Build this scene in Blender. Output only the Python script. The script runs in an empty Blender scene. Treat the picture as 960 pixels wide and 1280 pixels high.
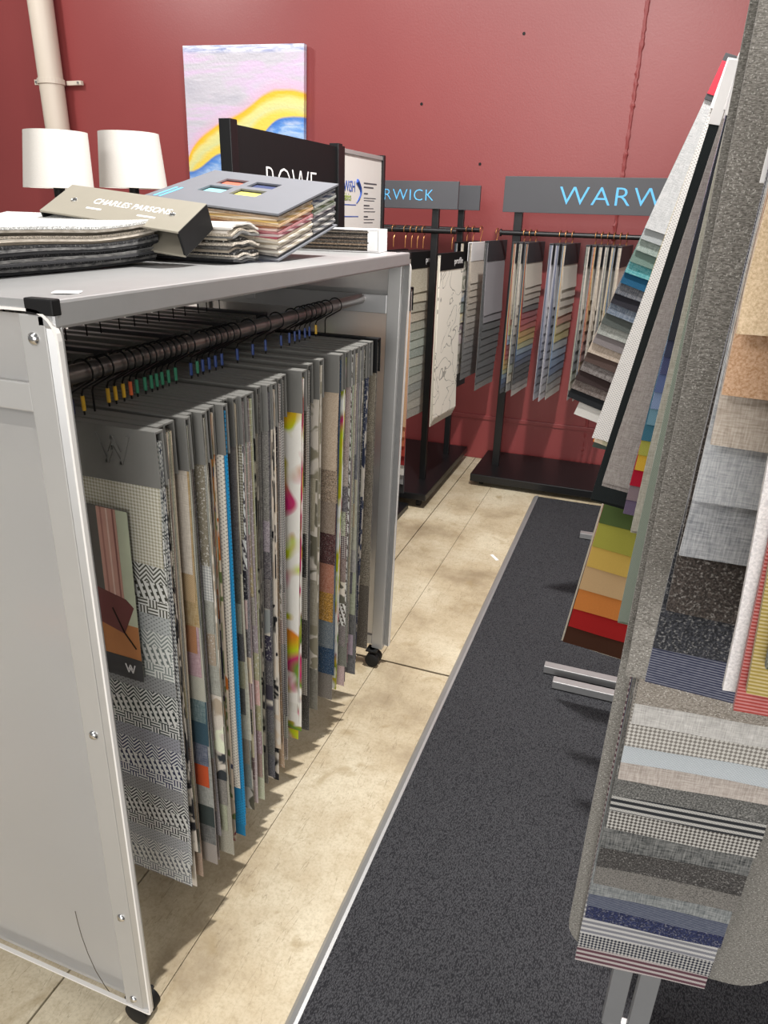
import bpy, bmesh, math, random
from mathutils import Vector, Matrix
R_ = random.Random(7)
C = bpy.context.scene.collection
rad = math.radians
def lin(h):
    h = h.lstrip('#'); o = []
    for i in (0, 2, 4):
        c = int(h[i:i+2], 16)/255
        o.append(c/12.92 if c <= .04045 else ((c+.055)/1.055)**2.4)
    return tuple(o)

# ------------------------------------------------------------------ camera (fitted to the photo's vanishing points)
CAM = Vector((0, 0, 1.5)); FPX = 882.13
RT = Vector((0.93806551, 0.34543455, 0.0266096)); UP = Vector((-0.15886625, 0.3606197, 0.91908375)); FW = Vector((-0.30788733, 0.86638814, -0.39316279))
cd = bpy.data.cameras.new('camera'); cam = bpy.data.objects.new('camera', cd); C.objects.link(cam)
cd.sensor_fit = 'VERTICAL'; cd.sensor_height = 36; cd.sensor_width = 27; cd.lens = FPX/1280*36; cd.clip_start = .02
m = Matrix((RT, UP, -FW)).transposed().to_4x4(); m.translation = CAM; cam.matrix_world = m
bpy.context.scene.camera = cam
# ------------------------------------------------------------------ world, lights, exposure
sc = bpy.context.scene
sc.view_settings.view_transform = 'Standard'; sc.view_settings.look = 'None'; sc.view_settings.gamma = 1
sc.view_settings.exposure = 0.0
w = bpy.data.worlds.new('world'); sc.world = w; w.use_nodes = True
w.node_tree.nodes['Background'].inputs[0].default_value = (1, .98, .96, 1); w.node_tree.nodes['Background'].inputs[1].default_value = .22
def area(name, loc, tgt, size, power, col=(1, .975, .94), sy=None):
    l = bpy.data.lights.new(name, 'AREA'); l.energy = power; l.color = col; l.size = size
    if sy: l.shape = 'RECTANGLE'; l.size_y = sy
    o = bpy.data.objects.new(name, l); C.objects.link(o); o.location = loc
    o.rotation_euler = (Vector(tgt)-Vector(loc)).to_track_quat('-Z', 'Y').to_euler(); return o
area('ceiling_spot_aisle', (-.2, 2.1, 3.35), (-.45, 1.6, 0), .10, 125)
area('ceiling_spot_left', (-3.9, 2.6, 3.4), (-2.8, 4.4, 1.4), .35, 30)
area('fill_front_high', (-1.5, -1.5, 3.1), (-.3, 1.6, .7), 1.4, 40, sy=.8)  # added soft fill from behind the camera, not a known ceiling fixture
area('fill_front_low', (.55, -3.2, 1.55), (.1, 1.5, 1.1), 2.4, 155, (1, .985, .965), sy=1.7)  # invented low fill, no known window; lifts upright fabric more than the floor
area('fill_right', (1.7, .9, 3.2), (-.7, 1.4, .7), 1.0, 26, sy=1.0)  # added soft fill to brighten the rack interior and swatch edges
area('ceiling_tube_rack', (-.9, .1, 3.4), (-.6, 1.5, .4), .3, 14, sy=1.4)
area('ceiling_tube_wall', (-1.6, 2.4, 3.45), (-1.2, 4.4, 1.2), 1.6, 30, sy=.25)

# ------------------------------------------------------------------ helpers
def ray(x, y): return FW*FPX + RT*(x-480) - UP*(y-640)
def atz(x, y, z): d = ray(x, y); return CAM + d*((z-CAM.z)/d.z)
def aty(x, y, Y): d = ray(x, y); return CAM + d*(Y/d.y)
def atx(x, y, X): d = ray(x, y); return CAM + d*(X/d.x)
def quad(bm, vs): 
    try: return bm.faces.new(vs)
    except ValueError: return None
def bx(bm, x0, x1, y0, y1, z0, z1, mat=None):
    r = bmesh.ops.create_cube(bm, size=1)['verts']
    for v in r:
        v.co = Vector(((x0+x1)/2+v.co.x*(x1-x0), (y0+y1)/2+v.co.y*(y1-y0), (z0+z1)/2+v.co.z*(z1-z0)))
        if mat: v.co = mat @ v.co
    return r
def tube(bm, pts, r, seg=8, caps=True):
    pts = [Vector(p) for p in pts]; rings = []; nrm = None
    for i, p in enumerate(pts):
        t = (pts[min(i+1, len(pts)-1)]-pts[max(i-1, 0)]).normalized()
        if nrm is None: nrm = t.orthogonal().normalized()
        nrm = (nrm - t*nrm.dot(t)).normalized(); b = t.cross(nrm)
        rr = r[i] if isinstance(r, (list, tuple)) else r
        rings.append([bm.verts.new(p+(nrm*math.cos(a)+b*math.sin(a))*rr) for a in [2*math.pi*k/seg for k in range(seg)]])
    for a, b in zip(rings, rings[1:]):
        for k in range(seg): quad(bm, (a[k], a[(k+1) % seg], b[(k+1) % seg], b[k]))
    if caps: quad(bm, rings[0][::-1]); quad(bm, rings[-1])
def prism(bm, poly, y0, y1, axis='y'):
    """extrude an (a,b) outline along an axis"""
    def P(a, b, c): return (a, c, b) if axis == 'y' else ((c, a, b) if axis == 'x' else (a, b, c))
    A = [bm.verts.new(P(a, b, y0)) for a, b in poly]; B = [bm.verts.new(P(a, b, y1)) for a, b in poly]
    quad(bm, A); quad(bm, B[::-1]); n = len(poly)
    for i in range(n): quad(bm, (A[i], B[i], B[(i+1) % n], A[(i+1) % n]))
def mesh(name, bm, mat, bevel=0, smooth=False):
    if bevel:
        bmesh.ops.bevel(bm, geom=[e for e in bm.edges if e.calc_face_angle(0) > .6], offset=bevel, segments=2, affect='EDGES', profile=.6)
    bmesh.ops.recalc_face_normals(bm, faces=bm.faces)
    me = bpy.data.meshes.new(name); bm.to_mesh(me); bm.free()
    if smooth:
        me.polygons.foreach_set('use_smooth', [True]*len(me.polygons)); me.set_sharp_from_angle(angle=rad(40))
    if mat: me.materials.append(mat)
    return me
def link(name, me, parent=None, col=None, loc=None, rot=None):
    o = bpy.data.objects.new(name, me); C.objects.link(o)
    if parent: o.parent = parent
    if loc: o.location = loc
    if rot: o.rotation_euler = rot
    if col: o.color = (*col, 1)
    return o
def obj(name, bm, mat, parent=None, bevel=0, smooth=False, **k): return link(name, mesh(name, bm, mat, bevel, smooth), parent, **k)
def tag(o, label=None, cat=None, group=None, kind=None):
    if label: o['label'] = label
    if cat: o['category'] = cat
    if group: o['group'] = group
    if kind: o['kind'] = kind
    return o
def thing(name, label, cat, loc=(0, 0, 0), rot=None, group=None):
    o = bpy.data.objects.new(name, None); C.objects.link(o); o.location = loc; o.empty_display_size = .05
    if rot: o.rotation_euler = rot
    return tag(o, label, cat, group)
def text(name, s, size, mat, parent, M4, depth=.0015, spacing=1.0, align='LEFT', xs=1.0, thin=0):
    cu = bpy.data.curves.new(name, 'FONT'); cu.body = s; cu.size = size; cu.extrude = depth; cu.space_character = spacing; cu.align_x = align
    cu.offset = thin; cu.resolution_u = 3
    t = bpy.data.objects.new(name, cu); C.objects.link(t); bpy.context.view_layer.update()
    me = bpy.data.meshes.new_from_object(t.evaluated_get(bpy.context.evaluated_depsgraph_get())); bpy.data.objects.remove(t)
    me.name = name; me.transform(M4 @ Matrix.Diagonal((xs, 1, 1, 1))); me.materials.clear(); me.materials.append(mat)
    return link(name, me, parent)
def frame(origin, xd, yd):
    xd = Vector(xd).normalized(); yd = Vector(yd); yd = (yd-xd*yd.dot(xd)).normalized(); z = xd.cross(yd)
    M4 = Matrix((xd, yd, z)).transposed().to_4x4(); M4.translation = Vector(origin); return M4

# ------------------------------------------------------------------ materials
class NT:
    def __init__(s, name):
        s.m = bpy.data.materials.new(name); s.m.use_nodes = True; s.t = s.m.node_tree; s.b = s.t.nodes['Principled BSDF']
    def n(s, typ, **k):
        d = s.t.nodes.new(typ)
        for a, v in k.items(): setattr(d, a, v)
        return d
    def L(s, a, b): s.t.links.new(a, b)
    def put(s, sock, v):
        if hasattr(v, 'is_linked') or isinstance(v, bpy.types.NodeSocket): s.L(v, sock)
        else: sock.default_value = v
    def M(s, op, a, b=0, c=0):
        d = s.n('ShaderNodeMath', operation=op)
        s.put(d.inputs[0], a); s.put(d.inputs[1], b)
        if op in ('MULTIPLY_ADD', 'SMOOTH_MIN', 'COMPARE'): s.put(d.inputs[2], c)
        return d.outputs[0]
    def mix(s, f, a, b, bt='MIX'):
        d = s.n('ShaderNodeMix', data_type='RGBA', blend_type=bt)
        s.put(d.inputs[0], f)
        for k, v in ((6, a), (7, b)):
            if isinstance(v, tuple): d.inputs[k].default_value = (*v[:3], 1)
            else: s.L(v, d.inputs[k])
        return d.outputs[2]
    def noise(s, scale, detail=2, vec=None, rough=.5, dist=0):
        d = s.n('ShaderNodeTexNoise'); d.inputs['Scale'].default_value = scale; d.inputs['Detail'].default_value = detail
        d.inputs['Roughness'].default_value = rough; d.inputs['Distortion'].default_value = dist
        s.L(vec or s.obj(), d.inputs['Vector']); return d.outputs['Fac']
    def obj(s):
        if not hasattr(s, '_o'): s._o = s.n('ShaderNodeTexCoord').outputs['Object']
        return s._o
    def xyz(s):
        if not hasattr(s, '_x'):
            d = s.n('ShaderNodeSeparateXYZ'); s.L(s.obj(), d.inputs[0]); s._x = d.outputs
        return s._x
    def step(s, v, e, wd=.05): 
        d = s.n('ShaderNodeMapRange'); d.clamp = True; s.put(d.inputs[0], v); d.inputs[1].default_value = e-wd; d.inputs[2].default_value = e+wd; return d.outputs[0]
    def ramp(s, v, pts, interp='LINEAR'):
        d = s.n('ShaderNodeValToRGB'); s.put(d.inputs[0], v); cr = d.color_ramp; cr.interpolation = interp
        while len(cr.elements) < len(pts): cr.elements.new(.5)
        for e, (p, c) in zip(cr.elements, pts): e.position = p; e.color = (*c, 1)
        return d.outputs[0]
    def bump(s, h, strength=.3, dist=.002):
        d = s.n('ShaderNodeBump'); d.inputs['Strength'].default_value = strength; d.inputs['Distance'].default_value = dist
        s.put(d.inputs['Height'], h); s.L(d.outputs[0], s.b.inputs['Normal'])
    def end(s, col, rough=.5, metal=0, spec=None):
        if isinstance(col, tuple): s.b.inputs['Base Color'].default_value = (*col[:3], 1)
        else: s.L(col, s.b.inputs['Base Color'])
        s.put(s.b.inputs['Roughness'], rough); s.b.inputs['Metallic'].default_value = metal
        if spec is not None: s.b.inputs['Specular IOR Level'].default_value = spec
        return s.m
def solid(name, c, rough=.5, metal=0, var=.12, scale=40, spec=None, bump=0):
    t = NT(name); c = lin(c) if isinstance(c, str) else c
    n = t.noise(scale, 3)
    if bump: t.bump(n, bump, .002)
    return t.end(t.mix(n, tuple(x*(1-var) for x in c), tuple(min(1, x*(1+var)) for x in c)), rough, metal, spec)
def fabric(kind, s=1.0, B=None):
    t = NT('fabric_'+kind); oi = t.n('ShaderNodeObjectInfo'); A = oi.outputs['Color']; x, y, z = t.xyz()
    def per(v, p): return t.M('MULTIPLY', v, 2*math.pi/(p*s))
    def fr(v, p): return t.M('FRACT', t.M('ADD', t.M('DIVIDE', v, p*s), 100))
    dark = t.mix(1, A, (.42, .42, .42), 'MULTIPLY'); light = t.mix(.62, A, (.62, .6, .56)); pale = t.mix(.82, A, (.72, .72, .68)); half = t.mix(1, A, (.68, .68, .68), 'MULTIPLY')
    weave = t.M('MULTIPLY_ADD', t.M('MULTIPLY', t.M('SINE', per(x, .0042)), t.M('SINE', per(z, .0042))), .5, .5)
    fine = t.noise(420/s, 2)
    if kind == 'plain': f = t.M('MULTIPLY', weave, t.M('ADD', fine, .35)); col = t.mix(f, half, A)
    elif kind == 'linen':
        mp = t.n('ShaderNodeMapping'); mp.inputs['Scale'].default_value = (60/s, 60/s, 700/s); t.L(t.obj(), mp.inputs[0])
        mq = t.n('ShaderNodeMapping'); mq.inputs['Scale'].default_value = (700/s, 60/s, 60/s); t.L(t.obj(), mq.inputs[0])
        f = t.M('ADD', t.M('MULTIPLY', t.noise(1, 2, mp.outputs[0]), .9), t.M('MULTIPLY', t.noise(1, 2, mq.outputs[0]), .9)); f = t.step(f, .9, .3); col = t.mix(f, half, t.mix(.25, A, (.8, .78, .74)))
    elif kind == 'tweed': f = t.step(fine, .5, .1); col = t.mix(f, dark, t.mix(t.step(t.noise(300/s, 1), .6, .1), A, t.mix(.4, A, light)))
    elif kind == 'fleck': f = t.step(t.noise(230/s, 3), .6, .05); col = t.mix(f, t.mix(weave, half, A), light)
    elif kind == 'boucle':
        f = t.noise(430/s, 4, rough=.7); col = t.mix(t.step(f, .5, .16), half, t.mix(.2, A, (.85, .8, .72)))
    elif kind == 'stripe': f = t.step(t.M('SINE', per(z, .011)), .1, .3); f = t.M('MULTIPLY', f, t.M('ADD', weave, .5)); col = t.mix(f, half, light)
    elif kind == 'rib': f = t.M('MULTIPLY_ADD', t.M('SINE', per(z, .0032)), .5, .5); f = t.M('MULTIPLY', f, t.M('ADD', t.noise(160/s, 3), .45)); col = t.mix(f, half, t.mix(.18, A, (.8, .8, .8)))
    elif kind == 'slub':
        mp = t.n('ShaderNodeMapping'); mp.inputs['Scale'].default_value = (240/s, 240/s, 950/s); t.L(t.obj(), mp.inputs[0])
        f = t.noise(1, 3, mp.outputs[0]); g = t.step(t.noise(520/s, 2), .64, .05); col = t.mix(g, t.mix(t.step(f, .5, .18), dark, t.mix(.3, A, (.5, .48, .45))), light)
    elif kind == 'zigzag':
        tri = t.M('ABSOLUTE', t.M('SUBTRACT', fr(x, .028), .5)); f = fr(t.M('ADD', z, t.M('MULTIPLY', tri, .03*s)), .0085); f = t.step(f, .5, .12); col = t.mix(f, A, pale)
    elif kind == 'hound':
        a = fr(t.M('ADD', x, t.M('MULTIPLY', z, .35)), .013); b = fr(t.M('ADD', z, t.M('MULTIPLY', x, -.35)), .013)
        f = t.M('MULTIPLY', t.step(a, .5, .05), t.step(b, .42, .05)); f = t.M('MAXIMUM', f, t.M('MULTIPLY', t.step(a, .8, .05), 1)); col = t.mix(f, pale, t.mix(1, A, (.7, .7, .7), 'MULTIPLY'))
    elif kind == 'basket':
        ck = t.step(t.M('MULTIPLY', t.M('SINE', per(x, .04)), t.M('SINE', per(z, .03))), 0, .02)
        f = t.mix(ck, t.M('SINE', per(x, .0065)), t.M('SINE', per(z, .0065))); f = t.step(f, -.1, .3); col = t.mix(f, A, pale)
    elif kind == 'check':
        f = t.step(t.M('MULTIPLY', t.M('SINE', per(t.M('ADD', x, z), .012)), t.M('SINE', per(t.M('SUBTRACT', x, z), .012))), 0, .25); col = t.mix(f, half, light)
    elif kind == 'dots':
        f = t.step(t.M('MULTIPLY', t.M('SINE', per(x, .011)), t.M('SINE', per(z, .008))), -.55, .1); col = t.mix(f, dark, A)
    elif kind == 'lineart':
        f = t.M('GREATER_THAN', t.M('ABSOLUTE', t.M('SUBTRACT', t.noise(7/s, 2.5, rough=.45, dist=.8), .5)), .009); col = t.mix(f, dark, A)
    elif kind in ('leaf', 'floral', 'watercolour'):
        of = t.n('ShaderNodeVectorMath', operation='ADD'); t.L(t.obj(), of.inputs[0]); cb = t.n('ShaderNodeCombineXYZ')
        for i in range(3): t.L(t.M('MULTIPLY', oi.outputs['Random'], 7.0+i), cb.inputs[i])
        t.L(cb.outputs[0], of.inputs[1]); vv = of.outputs[0]
        f = t.step(t.noise((24 if kind == 'leaf' else 16)/s, 1.5, vv, .45, .8), .5, .035)
        if kind == 'leaf': col = t.mix(f, A, (.62, .56, .48))
        elif kind == 'floral': col = t.mix(f, A, t.ramp(t.noise(9/s, 1, vv), [(.3, lin('#c7702a')), (.42, lin('#e6d8c0')), (.52, lin('#71824f')), (.62, lin('#3a3f5c')), (.75, lin('#8f2f3a'))], 'CONSTANT'))
        else: col = t.mix(t.step(t.noise(11/s, 1.5, vv, .4, .6), .5, .05), A, t.ramp(t.noise(5/s, .5, vv), [(.3, lin('#e0541e')), (.42, lin('#b7c91a')), (.5, lin('#c01f6a')), (.57, lin('#5d8a2e')), (.64, lin('#c9a832')), (.72, lin('#6a4fa0'))]))
    t.bump(t.M('ADD', f if kind not in ('leaf', 'floral', 'watercolour') else weave, t.M('MULTIPLY', fine, .6)), .35, .0012)
    t.b.inputs['Sheen Weight'].default_value = .15
    return t.end(col, .92, spec=.15)
KINDS_ = 'plain linen tweed fleck boucle stripe rib slub zigzag hound basket check dots leaf lineart floral watercolour'.split()
FAB = {k: fabric(k) for k in KINDS_}
FABB = {k: fabric(k, .85) for k in ('plain', 'linen', 'tweed', 'fleck', 'rib', 'slub', 'boucle')}      # coarser weaves

ALU = solid('brushed_aluminium', '#b4b4b4', .42, .65, .06, 25)
ALU_L = solid('pale_aluminium', '#b3b2b0', .45, .45, .04, 20)
STEEL = solid('dark_tube_steel', '#8f8a88', .33, .9, .1, 30)
SCREW = solid('screw_chrome', '#cfcfcf', .22, 1, .05)
BLK = solid('black_powdercoat', '#0e0e10', .4, 0, .15, 60)
BLKP = solid('black_plastic', '#131314', .55, 0, .1, spec=.25)
HEAD = solid('grey_header_card', '#6c6b67', .55, 0, .08, 30)
HEADD = solid('charcoal_header_card', '#3d3d40', .5, 0, .08, 30)
SIGN = solid('sign_grey', '#47474b', .5, 0, .05, 12)
BLUE = solid('sign_blue', '#5fb4ea', .5, 0, .03)
WHITE = solid('white_card', '#e9e7e6', .6, 0, .03)
WIRE = solid('black_wire', '#0d0d0e', .35, .3, .1)
COPPER = solid('copper_wire', '#b07a4a', .35, .8, .1)
def frost():
    t = NT('frosted_acrylic'); b = t.b; n = t.noise(3, 3)
    t.L(t.mix(n, (.58, .57, .555), (.66, .65, .635)), b.inputs['Base Color']); b.inputs['Roughness'].default_value = .3
    b.inputs['Transmission Weight'].default_value = .62; b.inputs['IOR'].default_value = 1.3
    return t.m
FROST = frost()
def wallmat():
    t = NT('red_wall_paint'); n = t.noise(1.4, 4); g = t.noise(95, 4)
    t.bump(t.M('ADD', g, t.M('MULTIPLY', t.noise(14, 2), .6)), .15, .004)
    return t.end(t.mix(n, lin('#86393a'), lin('#934443')), .42, spec=.55)
WALL = wallmat()
def floormat():
    t = NT('worn_concrete'); n = t.noise(2.6, 6, rough=.62); g = t.noise(38, 5, rough=.7); h = t.noise(9, 4, dist=.8)
    c = t.ramp(n, [(.32, lin('#94846c')), (.47, lin('#b9aa8f')), (.62, lin('#cdc2aa'))])
    c = t.mix(t.M('MULTIPLY', t.step(g, .6, .12), .35), c, lin('#8d7a58')); c = t.mix(t.M('MULTIPLY', t.step(h, .66, .06), .5), c, lin('#96825e'))
    c = t.mix(t.M('MULTIPLY', t.step(t.noise(130, 4, rough=.7), .56, .1), .28), c, lin('#857457'))
    # hairline scratches
    mp = t.n('ShaderNodeMapping'); mp.inputs['Scale'].default_value = (26, 3.2, 1); mp.inputs['Rotation'].default_value = (0, 0, .5); t.L(t.obj(), mp.inputs[0])
    ws = t.M('ABSOLUTE', t.M('SUBTRACT', t.noise(1, 3, mp.outputs[0]), .5)); c = t.mix(t.M('MULTIPLY', t.M('LESS_THAN', ws, .003), .35), c, lin('#6f5f45'))
    t.bump(g, .2, .002)
    return t.end(c, .6, spec=.35)
FLOOR = floormat()
GROUT = solid('dark_joint', '#4d4234', .9)
def carpetmat():
    t = NT('ribbed_carpet'); x, y, z = t.xyz()
    mp = t.n('ShaderNodeMapping'); mp.inputs['Rotation'].default_value = (0, 0, .6); mp.inputs['Scale'].default_value = (420, 210, 1); t.L(t.obj(), mp.inputs[0])
    v = t.n('ShaderNodeTexVoronoi'); v.inputs['Scale'].default_value = 1; t.L(mp.outputs[0], v.inputs[0]); f = v.outputs[0]; g = t.noise(600, 2)
    c = t.mix(t.step(f, .45, .3), lin('#4e4e51'), lin('#27272a')); c = t.mix(t.step(g, .74, .04), c, lin('#6f7177'))
    t.bump(t.M('SUBTRACT', 1, f), .7, .003); return t.end(c, .95, spec=.1)
CARPET = carpetmat()

# ------------------------------------------------------------------ the setting
WY = 4.42
fl = thing('floor', None, None); tag(fl, 'worn beige concrete floor with saw-cut joints', kind='structure')
b = bmesh.new(); bx(b, -7, 4, -2, WY, -.06, -.008); obj('joint_filler', b, GROUT, fl)
xs = [(-7, -4.1), (-4.096, -2.52), (-2.516, -.935), (-.93, -.7215), (-.7195, 4)]; ys = [(-2, 2.02), (2.026, WY)]
for i, (x0, x1) in enumerate(xs):
    for y0, y1 in ys:
        b = bmesh.new()
        # chipped row joint edge: slightly ragged
        n = 24; top = []
        for k in range(n+1):
            top.append((x0+(x1-x0)*k/n, y1-(abs(R_.gauss(0, .006)) if y1 < 3 else 0)))
        bot = [(x1, y0), (x0, y0)]
        prism(b, top+bot, -.012, 0, 'z'); obj('slab', b, FLOOR, fl)
wl = thing('wall_back', None, None); tag(wl, 'dark red painted wall with a vertical joint', kind='structure')
b = bmesh.new(); bx(b, -7, -.262, WY, WY+.12, 0, 4.2); obj('panel', b, WALL, wl)
b = bmesh.new(); bx(b, -.25, 4, WY+.006, WY+.12, 0, 4.2); obj('panel', b, WALL, wl)
b = bmesh.new(); n = 260; pts = [(-.255+R_.gauss(0, .0012), WY+.004+R_.gauss(0, .0015), 4.2*k/n) for k in range(n+1)]
tube(b, pts, [.0085+abs(R_.gauss(0, .003)) for _ in pts], 8); obj('sealant_bead', b, WALL, wl, smooth=True)
b = bmesh.new(); bx(b, -7, 4, WY-.014, WY+.02, .268, .296); bx(b, -7, 4, WY-.006, WY+.02, 0, .27); o = obj('baseboard_back', b, WALL, bevel=.004); tag(o, kind='structure')
for p in ((655, 42), (527, 130), (600, 205)):
    q = aty(*p, WY); b = bmesh.new(); tube(b, [(q.x, WY-.004, q.z), (q.x, WY+.004, q.z)], .008, 8); obj('screw_hole_plug', b, BLKP, wl)
# carpet runner with its metal edge
cr = thing('carpet_runner', 'dark grey woven carpet runner edged with an aluminium strip', 'carpet')
b = bmesh.new(); bx(b, -.436, 1.6, -1.5, 3.86, .0004, .009); obj('pile', b, CARPET, cr, bevel=.003)
b = bmesh.new(); prism(b, [(-.458, .0004), (-.45, .008), (-.438, .013), (-.43, .013), (-.43, .0004)], -1.5, 3.86, 'y'); obj('edge_strip', b, ALU, cr)
b = bmesh.new(); q = atz(618, 697, 0); bx(b, -.032, .032, -.008, .008, .0005, .0015, Matrix.Translation((q.x, q.y, 0)) @ Matrix.Rotation(-.9, 4, 'Z'))
tag(obj('paper_scrap', b, WHITE), 'small white paper scrap lying on the concrete floor', 'paper')
# drain pipe
px = aty(50, 0, 4.32).x
pp = thing('drain_pipe', 'cream vertical drain pipe clamped to the red wall', 'pipe', (px, 4.32, 0))
PIPE = solid('cream_pipe', '#d2c6b8', .45, 0, .04, 6)
b = bmesh.new(); tube(b, [(0, 0, 0), (0, 0, 4.2)], .078, 28); obj('pipe_run', b, PIPE, pp, smooth=True)
zc = aty(62, 100, 4.25).z
b = bmesh.new(); tube(b, [(0, 0, zc-.016), (0, 0, zc+.016)], .086, 28); bx(b, -.13, -.07, -.012, .012, zc-.016, zc+.016); bx(b, .07, .19, .06, .085, zc-.013, zc+.013); obj('clamp', b, PIPE, pp, bevel=.002)
for dx in (-.11, .17):
    b = bmesh.new(); tube(b, [(dx, -.02 if dx < 0 else .052, zc), (dx, .0 if dx < 0 else .065, zc)], .008, 8); obj('bolt', b, SCREW, pp)

# painting
P0 = aty(228, 57, WY-.05); P1 = aty(380, 54, WY-.05); PW = (P1-P0).length; PH = .98
t = NT('painting_canvas'); x, y, z = t.xyz(); u = t.M('DIVIDE', x, PW); v = t.M('DIVIDE', z, -PW)
nz = t.M('MULTIPLY', t.M('SUBTRACT', t.noise(4, 3), .5), .03)
def fcurve(pts):
    d = t.n('ShaderNodeFloatCurve'); c = d.mapping.curves[0]
    while len(c.points) < len(pts): c.points.new(.5, .5)
    for p, q in zip(c.points, pts): p.location = q
    d.mapping.update(); t.L(u, d.inputs['Value']); return d.outputs[0]
c1 = fcurve([(0, .74), (.06, .655), (.25, .525), (.5, .42), (.72, .295), (.86, .28), (1, .30)])
c2 = fcurve([(0, .845), (.06, .83), (.27, .715), (.45, .68), (.62, .60), (.78, .475), (.88, .455), (1, .46)])
va = t.M('ADD', v, nz)
def stretched(sx, sz, rot, det=4):
    mp = t.n('ShaderNodeMapping'); mp.inputs['Rotation'].default_value = (0, rot, 0); mp.inputs['Scale'].default_value = (sx, 1, sz); t.L(t.obj(), mp.inputs[0]); return t.noise(1, det, mp.outputs[0], .6, .6)
sky = t.ramp(stretched(1.6, 7, -.5), [(.3, lin('#b3b2bf')), (.48, lin('#c9c5cf')), (.58, lin('#d6bfdc')), (.7, lin('#cdcbd6'))])
d1 = t.M('SUBTRACT', va, c1); pinkf = t.step(d1, -.045, .04)
sky = t.mix(t.M('MULTIPLY', pinkf, .75), sky, lin('#dfb6cf'))
sky = t.mix(t.M('SUBTRACT', 1, t.step(v, .045, .012)), sky, t.ramp(stretched(9, 60, 0), [(.35, lin('#8d9bc8')), (.6, lin('#e6e6f2'))]))
yel = t.ramp(t.M('ADD', t.M('DIVIDE', d1, .16), t.M('MULTIPLY', t.M('SUBTRACT', stretched(3, 10, -.5), .5), .4)), [(0, lin('#f2b62b')), (.22, lin('#efc43f')), (.4, lin('#e6dc8c')), (.75, lin('#d9d99a')), (1, lin('#efd25a'))])
blu = t.ramp(stretched(5, 16, -.6, 6), [(.3, lin('#2f6fd0')), (.45, lin('#6e9fe0')), (.56, lin('#a9c4ea')), (.68, lin('#dfe6f2')), (.8, lin('#7ea9e4'))])
d2 = t.M('SUBTRACT', va, c2)
blu = t.mix(t.M('SUBTRACT', 1, t.step(d2, .03, .03)), blu, lin('#3c74c8'))
colr = t.mix(t.step(d1, 0, .012), sky, yel); colr = t.mix(t.step(d2, 0, .008), colr, blu)
t.bump(t.M('ADD', stretched(12, 50, -.5, 6), t.noise(60, 2)), .5, .004); PAINT = t.end(colr, .35)
tilt = math.atan2(P0.z-P1.z, P1.x-P0.x)
pt = thing('canvas_painting', 'unframed abstract canvas of blue waves, yellow band and lilac sky on red wall', 'painting', P0, (0, tilt, 0))
b = bmesh.new(); bx(b, 0, PW, 0, .038, -PH, 0); obj('canvas', b, PAINT, pt, bevel=.003)
b = bmesh.new()
for a in ((.01, .04), (PW-.04, PW-.01)): bx(b, a[0], a[1], .038, .048, -PH+.01, -.01)
bx(b, .04, PW-.04, .038, .048, -.04, -.01); bx(b, .04, PW-.04, .038, .048, -PH+.01, -PH+.04); obj('stretcher_frame', b, WHITE, pt)

# ------------------------------------------------------------------ swatches and hangers
_sw = {}
def swatch_mesh(w, L, t, flare, kind, mats=FAB, seed=0, rnd=0):
    key = (round(w, 3), round(L, 3), round(t, 4), round(flare, 3), kind, id(mats), seed, rnd)
    if key in _sw: return _sw[key]
    rr = random.Random(seed*31+7); nx = 3; b = bmesh.new(); a1, a2 = rr.uniform(0, 6), rr.uniform(-.0025, .0025)
    us = [i/7 for i in range(8)]; wv = min(.0012, t*.25)
    if rnd: us = [i/6*(1-rnd/L) for i in range(7)] + [1-rnd/L*(1-math.sin(rad(k*15))) for k in range(1, 7)]
    nz = len(us)-1; F, K = [], []
    for u in us:
        f1, f2 = [], []; ins = 0
        if rnd:
            d = max(0, (u-(1-rnd/L))*L); ins = rnd-math.sqrt(max(0, rnd*rnd-d*d))
        for j in range(nx+1):
            yy = -flare*u**3 + wv*math.sin(a1+u*5+j*1.3)*u; xx = ins+(w-2*ins)*j/nx + a2*math.sin(a1+u*7)*u; zz = -L*u - .0016*u*math.sin(a1+j*1.7)
            f1.append(b.verts.new((xx, yy, zz))); f2.append(b.verts.new((xx, yy+t, zz)))
        F.append(f1); K.append(f2)
    for i in range(nz):
        for j in range(nx):
            quad(b, (F[i][j], F[i+1][j], F[i+1][j+1], F[i][j+1])); quad(b, (K[i][j], K[i][j+1], K[i+1][j+1], K[i+1][j]))
        quad(b, (F[i][0], K[i][0], K[i+1][0], F[i+1][0])); quad(b, (F[i][nx], F[i+1][nx], K[i+1][nx], K[i][nx]))
    for j in range(nx):
        quad(b, (F[nz][j], K[nz][j], K[nz][j+1], F[nz][j+1])); quad(b, (F[0][j], F[0][j+1], K[0][j+1], K[0][j]))
    me = mesh('swatch', b, mats[kind], smooth=True); _sw[key] = me; return me
def hook_mesh(mat, r=.0017, R=.019, drop=-.054, nx=0):
    b = bmesh.new(); pts = [(R*math.cos(a), 0, R*math.sin(a)) for a in [rad(205-12*k) for k in range(21)]]
    pts += [(nx+.004, 0, -.034), (nx, 0, -.042), (nx, 0, drop-.03)]
    tube(b, pts, r, 6); return mesh('hook', b, mat, smooth=True)
HOOK = hook_mesh(WIRE, nx=-.03); HOOK_B = hook_mesh(WIRE); HOOK_C = hook_mesh(COPPER, .0022, .021)
def header_mesh(mat, x0, x1, t, h):
    b = bmesh.new(); bx(b, x0, x1, -t/2, -t/2+.0022, -h, 0); bx(b, x0, x1, t/2-.0022, t/2, -h, 0); bx(b, x0, x1, -t/2+.0022, t/2-.0022, -.004, 0)
    return mesh('header', b, mat, bevel=.0009)
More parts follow.
